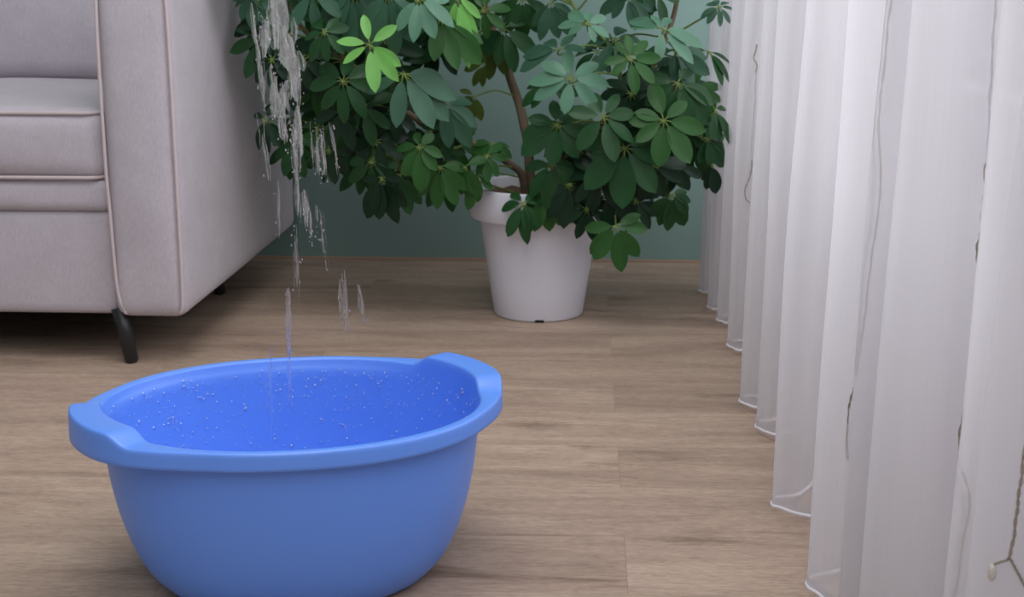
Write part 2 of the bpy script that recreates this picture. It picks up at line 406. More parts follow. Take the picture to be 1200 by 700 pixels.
# the base: front apron and platform band
bm = bmesh.new(); soft_box(bm, (LX, YF+0.022, ZB), (S_L, YB, zc0), 0.014, (30, 14, 14), (0, 0.005, 0), 0.002, 3)
link('base', bm, M['fabric'], sofa)
bm = bmesh.new(); soft_box(bm, (LX, YF+0.014, zc0-0.002), (S_L, YB, zc1+0.004), 0.017, (30, 14, 10), (0, 0.006, 0), 0.0015, 5)
link('seat_platform', bm, M['fabric'], sofa)
bm = bmesh.new(); add_box(bm, (LX-0.1, YF+0.06, ZB-0.006), (S_R-0.04, YB-0.04, ZB+0.01)); link('underside', bm, M['lining'], sofa, False)
def piping_loop(x0, x1, y0_, y1_, z, rr, r=0.0036):
    pts = []
    for (cx, cy, a0) in ((x0+rr, y0_+rr, PI), (x1-rr, y0_+rr, 1.5*PI), (x1-rr, y1_-rr, 0), (x0+rr, y1_-rr, 0.5*PI)):
        for k in range(6):
            a = a0 + k/5*PI/2; pts.append(Vector((cx+rr*math.cos(a), cy+rr*math.sin(a), z)))
    out = []
    for i, p in enumerate(pts):
        q = pts[(i+1) % len(pts)]; m = max(1, int((q-p).length/0.04))
        for j in range(m): out.append(p.lerp(q, j/m))
    bm = bmesh.new(); add_tube(bm, out, r, 8, closed=True); return bm
YSB = YB - 0.20
for k in range(2):
    xa = LX + k*SEAT_W/2 + 0.002; xb = xa + SEAT_W/2 - 0.004
    bm = bmesh.new(); soft_box(bm, (xa, YF+0.008, zc1+0.002), (xb, YSB, zc2+0.003), 0.028, (24, 24, 12), (0, 0.010, 0.022), 0.003, 9+k)
    c = link('seat_cushion', bm, M['fabric'], sofa)
    link('piping', piping_loop(xa+0.006, xb-0.006, YF+0.010, YSB-0.006, zc2-0.003, 0.03), M['piping'], c)
    link('piping', piping_loop(xa+0.006, xb-0.006, YF+0.010, YSB-0.006, zc1+0.007, 0.03), M['piping'], c)
    # loose back cushion leaning on the backrest
    bm = bmesh.new(); soft_box(bm, (xa+0.006, YSB-0.22, zc2+0.006), (xb-0.006, YSB-0.0, zc2+0.42), 0.05, (22, 16, 22), (0.004, 0.035, 0.02), 0.012, 21+k)
    for v in bm.verts: v.co.y += (v.co.z - zc2)*0.10
    link('back_cushion', bm, M['fabric'], sofa)
bm = bmesh.new(); soft_box(bm, (LX, YSB-0.02, zc1), (S_L, YB, ZT+0.14), 0.04, (20, 12, 20), (0, 0.01, 0.01), 0.002, 31)
link('backrest', bm, M['fabric'], sofa)
def sofa_leg(top, foot):
    bm = bmesh.new(); t = Vector(top); f = Vector(foot)
    pts = [t, t.lerp(f, 0.5), f + (t-f)*0.05, f]
    add_tube(bm, pts, lambda u: 0.0160 - 0.0055*u if u < 0.98 else 0.0095, 20)
    link('leg', bm, M['black'], sofa)
fl = atz(155, 425, 0.0)
tl_ = at(147, 374, fl.y+0.02)
sofa_leg((fl.x-0.016, fl.y-0.0, ZB+0.012), (fl.x, fl.y, 0.0))
rl = atz(259, 345, 0.0)
sofa_leg((rl.x-0.02, rl.y, ZB+0.012), (rl.x, rl.y, 0.0))
lx = LX-(S_R-S_L)
sofa_leg((lx+0.10, fl.y, ZB+0.012), (lx+0.075, fl.y, 0)); sofa_leg((lx+0.10, rl.y, ZB+0.012), (lx+0.075, rl.y, 0))

# ------------------------------------------------------------------ basin
BH = 0.212
bc = atz(344, 468, BH); BC = Vector((bc.x, bc.y, 0)); BROT = math.radians(12.0); GRIP = 19.5
basin = thing('basin', 'blue plastic wash basin with raised side grips on the wooden floor', 'basin', BC)
def sup(a, A, B, e=2.1):
    c, s = math.cos(a), math.sin(a)
    return (abs(c/A)**e + abs(s/B)**e)**(-1/e)
def smooth(x): x = max(0.0, min(1.0, x)); return x*x*(3-2*x)
def off_axis(a):
    d = (math.degrees(a) - GRIP) % 180
    return min(d, 180-d)
def grip_z(a): return 1 - smooth((off_axis(a)-14)/7.5)     # raised part of the rim
def grip_r(a): return 1 - smooth((off_axis(a)-8)/36.0)    # where the flange widens
IN_A, IN_B = 0.216, 0.174
def r_in(a): return sup(a, IN_A, IN_B) - 0.004*grip_r(a)
def r_out(a): return sup(a, IN_A+0.012, IN_B+0.012, 2.15) + 0.019*grip_r(a)
def z_rim(a): return 0.013*grip_z(a)
NB = 240
def bpt(a, r, z): return BC + Vector((r*math.cos(a+BROT), r*math.sin(a+BROT), z))
KT = [(0, .63), (.015, .685), (.04, .725), (.1, .785), (.2, .845), (.3, .885), (.45, .93), (.6, .96), (.8, .985), (1, 1)]
def kz(t):
    for (a0, b0), (a1, b1) in zip(KT, KT[1:]):
        if t <= a1: return b0 + (b1-b0)*(t-a0)/(a1-a0)
    return 1.0
def kzs(t): return sum(kz(max(0, min(1, t+d*0.02))) for d in (-2, -1, 0, 1, 2))/5 if t > 0.04 else kz(t)
def body_r(a, z, off=0.0): return sup(a, IN_A-0.001, IN_B-0.0)*kzs(max(0.0, min(1.0, z/BH))) + off
def wall_r(a, z): return body_r(a, z, -0.003)
bm = bmesh.new(); rings = []
def ring(fn): rings.append([bm.verts.new(fn(2*PI*k/NB)) for k in range(NB)])
ring(lambda a: bpt(a, body_r(a, 0)-0.006, 0.0))
for z in [0.0012, 0.004, 0.008, 0.013] + [0.02+0.01*k for k in range(18)]:
    ring(lambda a, z=z: bpt(a, body_r(a, z), z))
LIP = 0.020
for dr, zz, zg in ((-0.0045, -0.006, 1), (-0.0035, -0.010, 0.6), (-0.0030, -LIP+0.001, 0), (-0.0022, -LIP, 0), (-0.0004, -LIP, 0), (0.0006, -LIP+0.0008, 0), (0.0005, -LIP+0.004, 0.2), (0.0, -0.006, 0.8),
                   (-0.0004, -0.0028, 1), (-0.0012, -0.0011, 1), (-0.0024, -0.0003, 1), (-0.004, 0.0, 1)):
    ring(lambda a, dr=dr, zz=zz, zg=zg: bpt(a, r_out(a)+dr, BH+zz+z_rim(a)*zg))
ring(lambda a: bpt(a, (r_out(a)+r_in(a))/2, BH+0.0002+z_rim(a)))
for dr, zz, zg in ((0.0035, 0.0, 1), (0.002, -0.0004, 1), (0.0008, -0.0014, 1), (0.0001, -0.003, 1), (-0.0004, -0.007, 0.9)):
    ring(lambda a, dr=dr, zz=zz, zg=zg: bpt(a, r_in(a)+dr, BH+zz+z_rim(a)*zg))
ring(lambda a: bpt(a, (r_in(a)+wall_r(a, BH-0.016))/2-0.0003, BH-0.011+z_rim(a)*0.3))
for z in [BH-0.016-0.009*k for k in range(21)] + [0.011, 0.007]:
    ring(lambda a, z=z: bpt(a, wall_r(a, z), z))
ring(lambda a: bpt(a, body_r(a, 0.01, -0.016), 0.005))
ring(lambda a: bpt(a, body_r(a, 0.01, -0.05), 0.004))
for i in range(len(rings)-1):
    A, B = rings[i], rings[i+1]
    for k in range(NB): bm.faces.new([A[k], A[(k+1) % NB], B[(k+1) % NB], B[k]])
bm.faces.new(rings[0]); bm.faces.new(rings[-1])
link('bowl', bm, M['basin'], basin)

# ------------------------------------------------------------------ potted plant
pbase = atz(631, 366, 0); PY = pbase.y; PC = Vector((pbase.x, PY, 0))
m_ = ppm(PY*0.975 + 0.15)
plant = thing('potted_plant', 'leafy umbrella plant in a white pot on the floor by the teal wall', 'plant', PC)
rb = 52*m_; PH = 0.272
rt = 68*m_; rr_ = 81*m_; zr = PH - 0.066
prof = [(0.0, 0.004), (rb-0.004, 0.004), (rb-0.002, 0.0), (rb, 0.004), (rb+(rt-rb)*0.33, zr*0.33), (rb+(rt-rb)*0.66, zr*0.66), (rt, zr-0.002), (rt+0.001, zr), (rr_-0.006, zr+0.001), (rr_-0.004, zr+0.004),
        (rr_-0.001, zr+0.03), (rr_+0.001, PH-0.003), (rr_, PH), (rr_-0.004, PH), (rr_-0.006, PH-0.004), (rr_-0.008, PH-0.05), (0.0, PH-0.06)]
bm = bmesh.new(); add_lathe(bm, prof[1:-1], PC, 96)
pot = link('pot', bm, M['pot'], plant)
bm = bmesh.new()
fa = math.atan2(-PC.y, -PC.x) + 0.02
for k in (-1,):
    pass
cx_, cy_ = PC.x + rb*math.cos(fa), PC.y + rb*math.sin(fa)
t_ = Vector((-math.sin(fa), math.cos(fa), 0)); n_ = Vector((math.cos(fa), math.sin(fa), 0))
vsl = []
for s in (-1, 1):
    for dn in (-0.006, 0.0012):
        for z in (0.001, 0.006):
            vsl.append(bm.verts.new(Vector((cx_, cy_, z)) + t_*s*0.009 + n_*dn))
for q in ((0, 1, 3, 2), (4, 6, 7, 5), (0, 4, 5, 1), (2, 3, 7, 6), (0, 2, 6, 4), (1, 5, 7, 3)): bm.faces.new([vsl[i] for i in q])
link('drainage_slot', bm, M['hole'], pot, False)
bm = bmesh.new()
N2, R2 = 40, 9
ctr = bm.verts.new(PC + Vector((0, 0, PH-0.022)))
prev = None
for j in range(1, R2+1):
    cur = []
    for k in range(N2):
        a = 2*PI*k/N2; r = (rr_-0.0085)*j/R2
        z = PH-0.024 + 0.006*noise.noise(Vector((r*math.cos(a)*40, r*math.sin(a)*40, 2)))
        cur.append(bm.verts.new(PC + Vector((r*math.cos(a), r*math.sin(a), z))))
    for k in range(N2):
        if prev is None: bm.faces.new([ctr, cur[k], cur[(k+1) % N2]])
        else: bm.faces.new([prev[k], cur[k], cur[(k+1) % N2], prev[(k+1) % N2]])
    prev = cur
link('soil', bm, M['soil'], plant)

BR = []                                             # branches: (points, r0, r1, kind)
def branch(name, pix, r0, r1, mat):
    pts = [at(x, y, Y) for x, y, Y in pix]
    if pix[0][2] == PY: pts[0].z = PH-0.05
    c = catmull(pts, 8)
    c = [p + noise.noise_vector(p*14)*0.004 for p in c]
    bm = bmesh.new(); add_tube(bm, c, lambda t: r0 + (r1-r0)*t, 10)
    link(name, bm, mat, plant); BR.extend(c)
branch('trunk', [(625, 235, PY), (622, 205, PY), (617, 160, PY), (607, 118, PY+0.03), (595, 80, PY+0.05), (580, 40, PY+0.05), (562, -5, PY+0.03), (545, -60, PY), (535, -130, PY)], 0.0105, 0.0075, M['bark'])
branch('trunk', [(616, 235, PY), (612, 204, PY-0.02), (596, 190, PY-0.04), (578, 178, PY-0.06), (552, 168, PY-0.09), (510, 150, PY-0.12), (460, 120, PY-0.12), (415, 80, PY-0.12), (370, 50, PY-0.10), (340, 10, PY-0.08), (330, -60, PY-0.05)], 0.0085, 0.004, M['bark'])
branch('trunk', [(640, 235, PY), (650, 200, PY), (680, 165, PY-0.02), (720, 130, PY-0.04), (755, 90, PY-0.03), (780, 45, PY), (792, 10, PY+0.03), (800, -60, PY+0.03)], 0.008, 0.0045, M['bark'])
branch('stem', [(595, 80, PY+0.05), (560, 40, PY), (520, 20, PY-0.08), (470, 0, PY-0.12), (430, -50, PY-0.1)], 0.005, 0.003, M['greenstem'])
branch('stem', [(720, 130, PY-0.04), (725, 75, PY-0.06), (700, 38, PY-0.08), (680, 20, PY-0.1), (650, -40, PY-0.06)], 0.004, 0.003, M['greenstem'])
branch('stem', [(700, 150, PY-0.03), (760, 150, PY-0.1), (800, 150, PY-0.08), (825, 165, PY-0.04)], 0.004, 0.0025, M['greenstem'])
branch('stem', [(650, 205, PY), (690, 215, PY-0.08), (720, 235, PY-0.12)], 0.004, 0.0025, M['greenstem'])
branch('stem', [(790, 40, PY+0.01), (812, 28, PY), (830, 18, PY-0.02)], 0.0025, 0.0018, M['greenstem'])
branch('stem', [(552, 168, PY-0.09), (510, 180, PY-0.12), (470, 200, PY-0.1)], 0.004, 0.002, M['greenstem'])

def clear_of_sofa(px, py, Y, R):
    while Y > 2.42 and at(px, py, Y).x - R*ppm(Y)*0.9 < S_R + 0.012: Y -= 0.03
    return Y
def leaflet(bm, o, d, nrm, L, W, droop, fold, mi=0):
    """one blade from o along d (unit), face normal nrm, width W, drooping"""
    side = d.cross(nrm).normalized(); NL, NW = 8, 4
    grid = []
    st = 0.14*L
    twist = random.uniform(-0.25, 0.25)
    for i in range(NL+1):
        t = i/NL; s = st + (L-st)*t
        w = W*0.5*(math.sin(PI*t**0.92)**0.66)*(0.74+0.40*t) if 0 < t < 1 else 0.0
        if i == 0: w = W*0.03
        if i == NL: w = W*0.02
        bend = droop*s*s/L
        c = o + d*s*(1-0.25*droop*s/L*0.8) - nrm*bend*0.35 - Vector((0, 0, 1))*bend*0.35
        row = []
        for j in range(NW+1):
            v = (j/NW-0.5)*2
            row.append(bm.verts.new(c + side*v*w + nrm*(fold*abs(v)*w + twist*v*w*t)))
        grid.append(row)
    for i in range(NL):
        for j in range(NW):
            f = bm.faces.new([grid[i][j], grid[i+1][j], grid[i+1][j+1], grid[i][j+1]]); f.material_index = mi; f.smooth = True
    add_tube(bm, [o, o + d*st*0.6, o + d*st*1.15 - nrm*droop*0.01*L], 0.0011, 5, mi=1)

def cluster(bm, hub, nrm, R, n=8, droop=0.35, cone=0.25, start=None, angles=None, dz=0.05, aspect=0.38, petiole=True, spin=None):
    nrm = Vector(nrm).normalized()
    # 2D frame on the leaf plane: x = image right, y = image up
    ux = Vector((1, 0, 0)) - nrm*nrm.x
    ux.normalize(); uy = nrm.cross(ux)
    if uy.z < 0: uy = -uy
    if angles is None:
        s = random.uniform(0, 360) if spin is None else spin
        angles = [(s + 360*k/n + random.uniform(-9, 9), random.uniform(0.82, 1.08)) for k in range(n)]
    for a, k in angles:
        a = math.radians(a); d = (ux*math.cos(a) + uy*math.sin(a) - nrm*cone*random.uniform(0.6, 1.4))
        d -= Vector((0, 0, 1))*dz; d.normalize()
        nn = (nrm + Vector((random.uniform(-.35, .35), random.uniform(-.2, .2), random.uniform(-.25, .45)))); nn = (nn - d*nn.dot(d)).normalized()
        L = R*k; leaflet(bm, hub.copy(), d, nn, L, L*aspect*random.uniform(0.92, 1.12), droop*random.uniform(0.6, 1.3), 0.18)
    if petiole:
        best = min(BR, key=lambda p: (p-hub).length + (0.08 if p.z > hub.z else 0))
        mid = hub.lerp(best, 0.5) - nrm*0.01 + Vector((0, 0, 0.012))
        c = catmull([hub - nrm*0.001, hub - nrm*0.02 + Vector((0, 0, -0.002)), mid, best], 5)
        add_tube(bm, c, lambda t: 0.0014+0.0008*t, 5, mi=1)

FRONT = lambda x=0.0, z=0.35: (x, -1.0, z)
A8 = None
# (px, py, R px, dY from pot, normal, material, kwargs)
H = [
 (433, 52, 40, -0.33, (0.0, -1, 0.25), 'bright', dict(angles=[(102, .82), (38, .85), (-32, .92), (-50, 1.12), (-82, 1.15), (212, .80), (170, .86)], droop=.12, cone=.05, dz=.0, aspect=.34)),
 (380, 38, 30, -0.27, (-0.1, -1, 0.3), 'dark', dict(n=7)),
 (472, 86, 52, -0.27, (0.2, -1, 0.55), 'grey', dict(angles=[(205, .75), (160, .6), (-95, .98), (-52, 1.15), (-32, 1.25), (-10, 1.15), (8, .9)], droop=.25)),
 (515, 21, 50, -0.26, (0.2, -1, 0.5), 'mid', dict(angles=[(-5, 1.05), (-32, 1.2), (-62, 1.0), (-95, .8), (200, .7), (165, .7), (60, .6)])),
 (455, -6, 48, -0.28, (0, -1, 0.2), 'grey', dict(angles=[(-60, 1), (-85, 1.15), (-115, 1.1), (-145, .9), (-30, 1)])),
 (415, -8, 52, -0.24, (0, -1, 0.3), 'grey', dict(angles=[(-70, 1), (-100, 1.1), (-130, 1.1), (-160, .9), (-35, 1)])),
 (490, -2, 40, -0.30, (0.1, -1, 0.5), 'teal', dict(angles=[(-60, 1), (-95, 1.0), (-20, 1.1), (-130, .9), (20, .9)])),
 (535, -5, 55, -0.25, (0.3, -1, 0.2), 'bright', dict(angles=[(-58, 1.0), (-72, 1.25), (-95, .8), (-30, .6)], aspect=.26)),
 (365, -8, 40, -0.25, (0, -1, 0.3), 'grey', dict(n=7)),
 (335, -4, 38, -0.2, (-0.2, -1, 0.4), 'dark', dict(n=7)),
 (292, -8, 34, -0.22, (-0.2, -1, 0.2), 'grey', dict(angles=[(-90, 1), (-120, .8), (-60, 1), (-30, .8), (200, .7)])),
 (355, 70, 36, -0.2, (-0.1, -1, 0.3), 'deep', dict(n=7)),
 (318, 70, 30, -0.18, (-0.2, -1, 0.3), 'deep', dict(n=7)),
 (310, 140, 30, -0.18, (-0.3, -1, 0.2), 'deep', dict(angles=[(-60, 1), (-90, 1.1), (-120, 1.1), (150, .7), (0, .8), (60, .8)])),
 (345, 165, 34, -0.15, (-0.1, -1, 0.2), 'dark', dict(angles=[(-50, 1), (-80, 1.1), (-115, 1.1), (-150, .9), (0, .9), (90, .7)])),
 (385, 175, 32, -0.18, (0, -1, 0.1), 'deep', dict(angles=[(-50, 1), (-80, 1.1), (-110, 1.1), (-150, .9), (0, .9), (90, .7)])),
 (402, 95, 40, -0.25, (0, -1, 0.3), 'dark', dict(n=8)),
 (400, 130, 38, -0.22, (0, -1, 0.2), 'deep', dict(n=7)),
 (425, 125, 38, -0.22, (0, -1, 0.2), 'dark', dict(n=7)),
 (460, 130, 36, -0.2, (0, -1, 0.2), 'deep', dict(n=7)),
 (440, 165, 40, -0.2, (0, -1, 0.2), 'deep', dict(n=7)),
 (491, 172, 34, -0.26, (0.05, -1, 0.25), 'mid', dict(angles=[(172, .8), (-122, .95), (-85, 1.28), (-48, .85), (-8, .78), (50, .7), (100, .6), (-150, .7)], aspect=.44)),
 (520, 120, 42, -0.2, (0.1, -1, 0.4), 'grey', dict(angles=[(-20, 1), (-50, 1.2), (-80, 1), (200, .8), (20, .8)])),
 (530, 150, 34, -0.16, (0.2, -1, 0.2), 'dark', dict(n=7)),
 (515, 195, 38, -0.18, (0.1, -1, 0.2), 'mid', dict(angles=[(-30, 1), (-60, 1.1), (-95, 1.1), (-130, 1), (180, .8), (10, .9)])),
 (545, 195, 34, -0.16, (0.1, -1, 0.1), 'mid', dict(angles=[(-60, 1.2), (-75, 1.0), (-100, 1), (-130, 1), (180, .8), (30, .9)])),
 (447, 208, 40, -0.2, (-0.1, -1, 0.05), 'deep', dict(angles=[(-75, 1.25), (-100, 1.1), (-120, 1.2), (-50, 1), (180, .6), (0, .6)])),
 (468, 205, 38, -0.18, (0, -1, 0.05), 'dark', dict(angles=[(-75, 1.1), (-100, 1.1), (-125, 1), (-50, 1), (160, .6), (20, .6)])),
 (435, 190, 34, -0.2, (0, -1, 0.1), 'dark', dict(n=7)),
 (570, 183, 28, -0.14, (0.1, -1, 0.6), 'mid', dict(n=8)),
 (578, 168, 30, -0.10, (0.1, -1, 0.7), 'mid', dict(angles=[(15, .8), (170, .9), (200, 1), (-20, .9), (-60, .7)])),
 (560, 205, 34, -0.14, (0, -1, 0.3), 'mid', dict(angles=[(-110, 1.2), (-130, .8), (-90, .9), (170, .8), (30, .6), (-40, .7)])),
 (568, 75, 28, -0.02, (0.1, -1, 0.1), 'olive', dict(angles=[(150, .9), (185, .95), (-125, 1), (-100, .9), (90, .6)])),
 (556, 112, 26, -0.02, (0.1, -1, 0.1), 'olive', dict(angles=[(150, .8), (200, .85), (-100, 1.2), (-70, 1.1), (-130, 1)])),
 # right side
 (590, 33, 44, -0.05, (0, -1, 0.2), 'dark', dict(angles=[(138, .8), (208, .95), (-100, .9), (-70, 1.1), (-28, 1.1), (30, .85), (80, .8), (-130, .8)])),
 (578, 55, 36, 0.0, (0, -1, 0.1), 'olive', dict(angles=[(-100, 1), (-60, 1.0), (-140, .8), (180, .6)])),
 (566, 12, 36, -0.08, (-0.1, -1, 0.2), 'mid', dict(n=7)),
 (612, -2, 42, -0.05, (0, -1, 0.1), 'dark', dict(angles=[(-60, 1), (-90, 1.1), (-120, 1), (-20, .9), (200, .9)])),
 (644, 2, 42, -0.08, (0, -1, 0.1), 'grey', dict(angles=[(-48, 1.15), (-75, .95), (-105, 1.0), (-130, .8), (-20, .8)])),
 (669, 92, 46, -0.22, (0.0, -1, 0.45), 'teal', dict(angles=[(98, .92), (140, .98), (172, 1.12), (200, 1.05), (-100, .85), (-42, .98), (5, 1.0), (42, .92)], droop=.2, cone=.15, aspect=.38)),
 (688, 28, 36, -0.24, (-0.1, -1, 0.7), 'teal', dict(angles=[(160, 1.1), (130, 1.0), (85, .75), (40, .8), (190, .7), (-20, .8), (-60, .6)], droop=.25)),
 (776, 34, 44, -0.20, (0.1, -1, 0.8), 'teal', dict(angles=[(140, 1.1), (155, .9), (110, .7), (70, .7), (10, 1.05), (-8, 1.15), (-38, 1.15), (-95, .8)], droop=.2, aspect=.34)),
 (739, 69, 34, -0.24, (0.05, -1, 0.4), 'mid', dict(angles=[(125, .85), (95, .95), (55, .95), (10, 1.05), (-38, 1.1), (-80, 1.15), (215, .8), (180, .9)], droop=.15, cone=.1)),
 (655, 58, 44, -0.12, (-0.1, -1, 0.5), 'grey', dict(angles=[(125, .8), (170, 1.1), (190, 1.2), (60, .7), (20, .8)])),
 (645, 100, 36, -0.10, (0, -1, 0.7), 'dark', dict(angles=[(200, 1.1), (220, .9), (160, .9), (-30, 1), (0, 1)])),
 (720, 45, 40, -0.08, (0, -1, 1.0), 'grey', dict(n=7)),
 (700, 60, 34, -0.08, (0, -1, 1.0), 'dark', dict(n=7)),
 (735, -4, 40, -0.1, (0.1, -1, 0.3), 'grey', dict(angles=[(200, .9), (-40, 1), (-70, .9), (-130, .7), (-10, 1), (160, 1)])),
 (770, -8, 36, -0.08, (0.1, -1, 0.4), 'dark', dict(n=7)),
 (653, 146, 46, -0.18, (-0.1, -1, 0.3), 'dark', dict(angles=[(190, .95), (160, .8), (215, 1.15), (-98, .98), (-55, .95), (-15, .9), (40, .9), (100, .7)], droop=.15, cone=.1, aspect=.44)),
 (707, 137, 44, -0.24, (0.05, -1, 0.35), 'dark', dict(angles=[(165, .95), (115, .85), (60, .8), (15, .85), (-32, 1.0), (-72, 1.15), (228, 1.05)], droop=.15, cone=.1, aspect=.42)),
 (778, 141, 46, -0.24, (0.1, -1, 0.35), 'mid', dict(angles=[(105, 1.1), (160, .75), (178, .85), (215, .85), (-95, 1.1), (-52, 1.2), (-5, 1.1), (45, .8)], droop=.12, cone=.1, aspect=.44)),
 (794, 97, 48, -0.20, (0.15, -1, 0.4), 'dark', dict(angles=[(160, .9), (205, .9), (-100, 1.1), (-65, 1.1), (-35, 1.2), (-10, 1.1), (60, .8)], aspect=.42)),
 (791, 60, 44, -0.17, (0.1, -1, 0.5), 'grey', dict(angles=[(170, .8), (-95, .6), (-50, 1.0), (-20, 1.1), (10, 1.0), (-75, .8), (100, .6)])),
 (765, 110, 42, -0.14, (0, -1, 0.3), 'deep', dict(n=8)),
 (740, 110, 42, -0.14, (0, -1, 0.3), 'deep', dict(n=8)),
 (830, 60, 36, -0.12, (0.5, -1, 1.0), 'dark', dict(angles=[(10, 1.1), (-20, 1.2), (-40, 1.1), (170, .7)], aspect=.3)),
 (838, 128, 34, -0.12, (0.6, -1, 0.6), 'dark', dict(angles=[(-40, 1.3), (-65, 1), (-90, 1), (30, .7), (120, .8)], aspect=.36)),
 (843, 8, 24, -0.08, (0.1, -1, 0.8), 'grey', dict(n=8)),
 (828, 162, 36, -0.10, (0.3, -1, 0.25), 'dark', dict(angles=[(20, .8), (-10, .9), (-38, 1.2), (-70, .9), (-100, .8), (70, .5)], aspect=.5)),
 (835, 192, 28, -0.10, (0.2, -1, 0.0), 'deep', dict(angles=[(-95, 1.1), (-75, 1.3), (-120, .8)], aspect=.42)),
 (732, 173, 58, -0.22, (0, -1, 0.25), 'dark', dict(angles=[(190, .7), (170, .8), (222, 1.1), (-92, 1.15), (-50, 1.05), (-10, .9), (30, .7), (120, .5)], droop=.12, cone=.1, aspect=.46)),
 (765, 195, 46, -0.18, (0, -1, 0.2), 'deep', dict(n=8)),
 (700, 205, 46, -0.2, (0, -1, 0.2), 'deep', dict(n=8)),
 (722, 265, 46, -0.22, (0, -1, 0.15), 'mid', dict(angles=[(180, .8), (225, .95), (-82, 1.15), (-50, .95), (-125, 1.0), (30, .7), (0, .8)], droop=.12, cone=.12, aspect=.42)),
 (712, 225, 44, -0.18, (0, -1, 0.2), 'deep', dict(n=8)),
 (745, 235, 40, -0.16, (0, -1, 0.15), 'deep', dict(n=8)),
 (787, 228, 38, -0.16, (0.1, -1, 0.15), 'dark', dict(angles=[(20, .6), (-10, .7), (-60, 1.1), (-90, 1.1), (-115, 1), (-140, 1), (-40, .8)], aspect=.42)),
 (795, 195, 34, -0.14, (0.1, -1, 0.3), 'deep', dict(n=7)),
 (613, 238, 38, -0.17, (-0.1, -1, 0.4), 'dark', dict(angles=[(130, .75), (178, .85), (238, 1.1), (-75, .9), (-88, 1.2), (50, .7), (20, .8), (-50, .8)], aspect=.40)),
 (646, 192, 46, -0.17, (0, -1, 0.2), 'dark', dict(angles=[(-130, 1.0), (-95, 1.1), (-65, 1), (-30, .9), (0, .7), (180, .7)], aspect=.40)),
 (640, 225, 42, -0.16, (0, -1, 0.2), 'mid', dict(angles=[(-110, 1.1), (-85, 1.1), (-60, 1.05), (210, .8), (-30, .9), (10, .7)], aspect=.40)),
 (668, 215, 46, -0.17, (0, -1, 0.2), 'deep', dict(angles=[(-100, 1.1), (-70, 1.2), (-40, 1), (200, .9), (0, .8), (-130, 1.0)], aspect=.40)),
 (688, 245, 36, -0.18, (0, -1, 0.2), 'deep', dict(n=8)),
 (680, 175, 42, -0.13, (0, -1, 0.3), 'deep', dict(n=8)),
]
random.seed(21)
nparts = 0
for (px, py, R, dY, nrm, mk, kw) in H:
    Y = clear_of_sofa(px, py, PY + dY, R); hub = at(px, py, Y); bm = bmesh.new()
    cluster(bm, hub, nrm, R*ppm(Y*0.975+0.15)*(1.16 if px < 540 else 1.02), **kw)
    link('leaf_cluster', bm, [LEAF[mk], M['greenstem']], plant); nparts += 1
# inner foliage between and behind the outer leaves, and the crown above
def inside(p, poly):
    c = False; j = len(poly)-1
    for i in range(len(poly)):
        if (poly[i][1] > p[1]) != (poly[j][1] > p[1]) and p[0] < (poly[j][0]-poly[i][0])*(p[1]-poly[i][1])/(poly[j][1]-poly[i][1])+poly[i][0]: c = not c
        j = i
    return c
LEFT = [(300, -40), (305, 60), (315, 140), (345, 175), (400, 185), (440, 200), (520, 205), (545, 190), (520, 140), (535, 90), (520, 50), (540, 0), (540, -40)]
RIGHT = [(655, 170), (700, 115), (735, 75), (800, 65), (825, 100), (820, 160), (790, 200), (760, 220), (715, 250), (680, 230), (650, 200)]
LEFTTOP = [(290, -190), (290, -40), (560, -40), (600, -190)]
RIGHTTOP = [(610, -190), (640, -35), (840, -30), (850, -190)]
def scatter(poly, n, d0, d1, mats, R0, R1):
    xs = [p[0] for p in poly]; ys = [p[1] for p in poly]; k = 0; out = []
    while k < n:
        p = (random.uniform(min(xs), max(xs)), random.uniform(min(ys), max(ys)))
        if not inside(p, poly): continue
        out.append((p[0], p[1], random.uniform(R0, R1), random.uniform(d0, d1), random.choice(mats))); k += 1
    return out
random.seed(5)
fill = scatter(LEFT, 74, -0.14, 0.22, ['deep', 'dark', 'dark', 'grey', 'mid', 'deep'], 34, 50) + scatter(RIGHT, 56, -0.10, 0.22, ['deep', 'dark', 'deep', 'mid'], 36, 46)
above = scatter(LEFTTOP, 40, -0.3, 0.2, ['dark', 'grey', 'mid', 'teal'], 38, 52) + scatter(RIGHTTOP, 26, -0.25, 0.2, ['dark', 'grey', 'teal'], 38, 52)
def lean(): return (random.uniform(-0.5, 0.5), -1.0, random.uniform(-0.1, 0.8))
fill.sort(key=lambda c: c[3])
rest = bmesh.new(); order = ['deep', 'dark', 'grey', 'mid', 'teal']
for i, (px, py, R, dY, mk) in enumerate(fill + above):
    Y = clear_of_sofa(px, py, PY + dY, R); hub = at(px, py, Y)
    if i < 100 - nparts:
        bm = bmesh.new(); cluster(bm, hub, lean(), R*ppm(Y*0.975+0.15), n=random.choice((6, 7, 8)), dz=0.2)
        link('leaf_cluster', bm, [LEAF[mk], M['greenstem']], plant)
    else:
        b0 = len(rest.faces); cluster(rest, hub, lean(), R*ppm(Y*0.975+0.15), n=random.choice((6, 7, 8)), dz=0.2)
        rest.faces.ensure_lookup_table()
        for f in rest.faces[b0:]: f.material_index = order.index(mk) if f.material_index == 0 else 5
o = link('foliage', rest, [LEAF[k] for k in order] + [M['greenstem']], plant); o['kind'] = 'stuff'

# ------------------------------------------------------------------ sheer curtain
HEMZ = 0.012
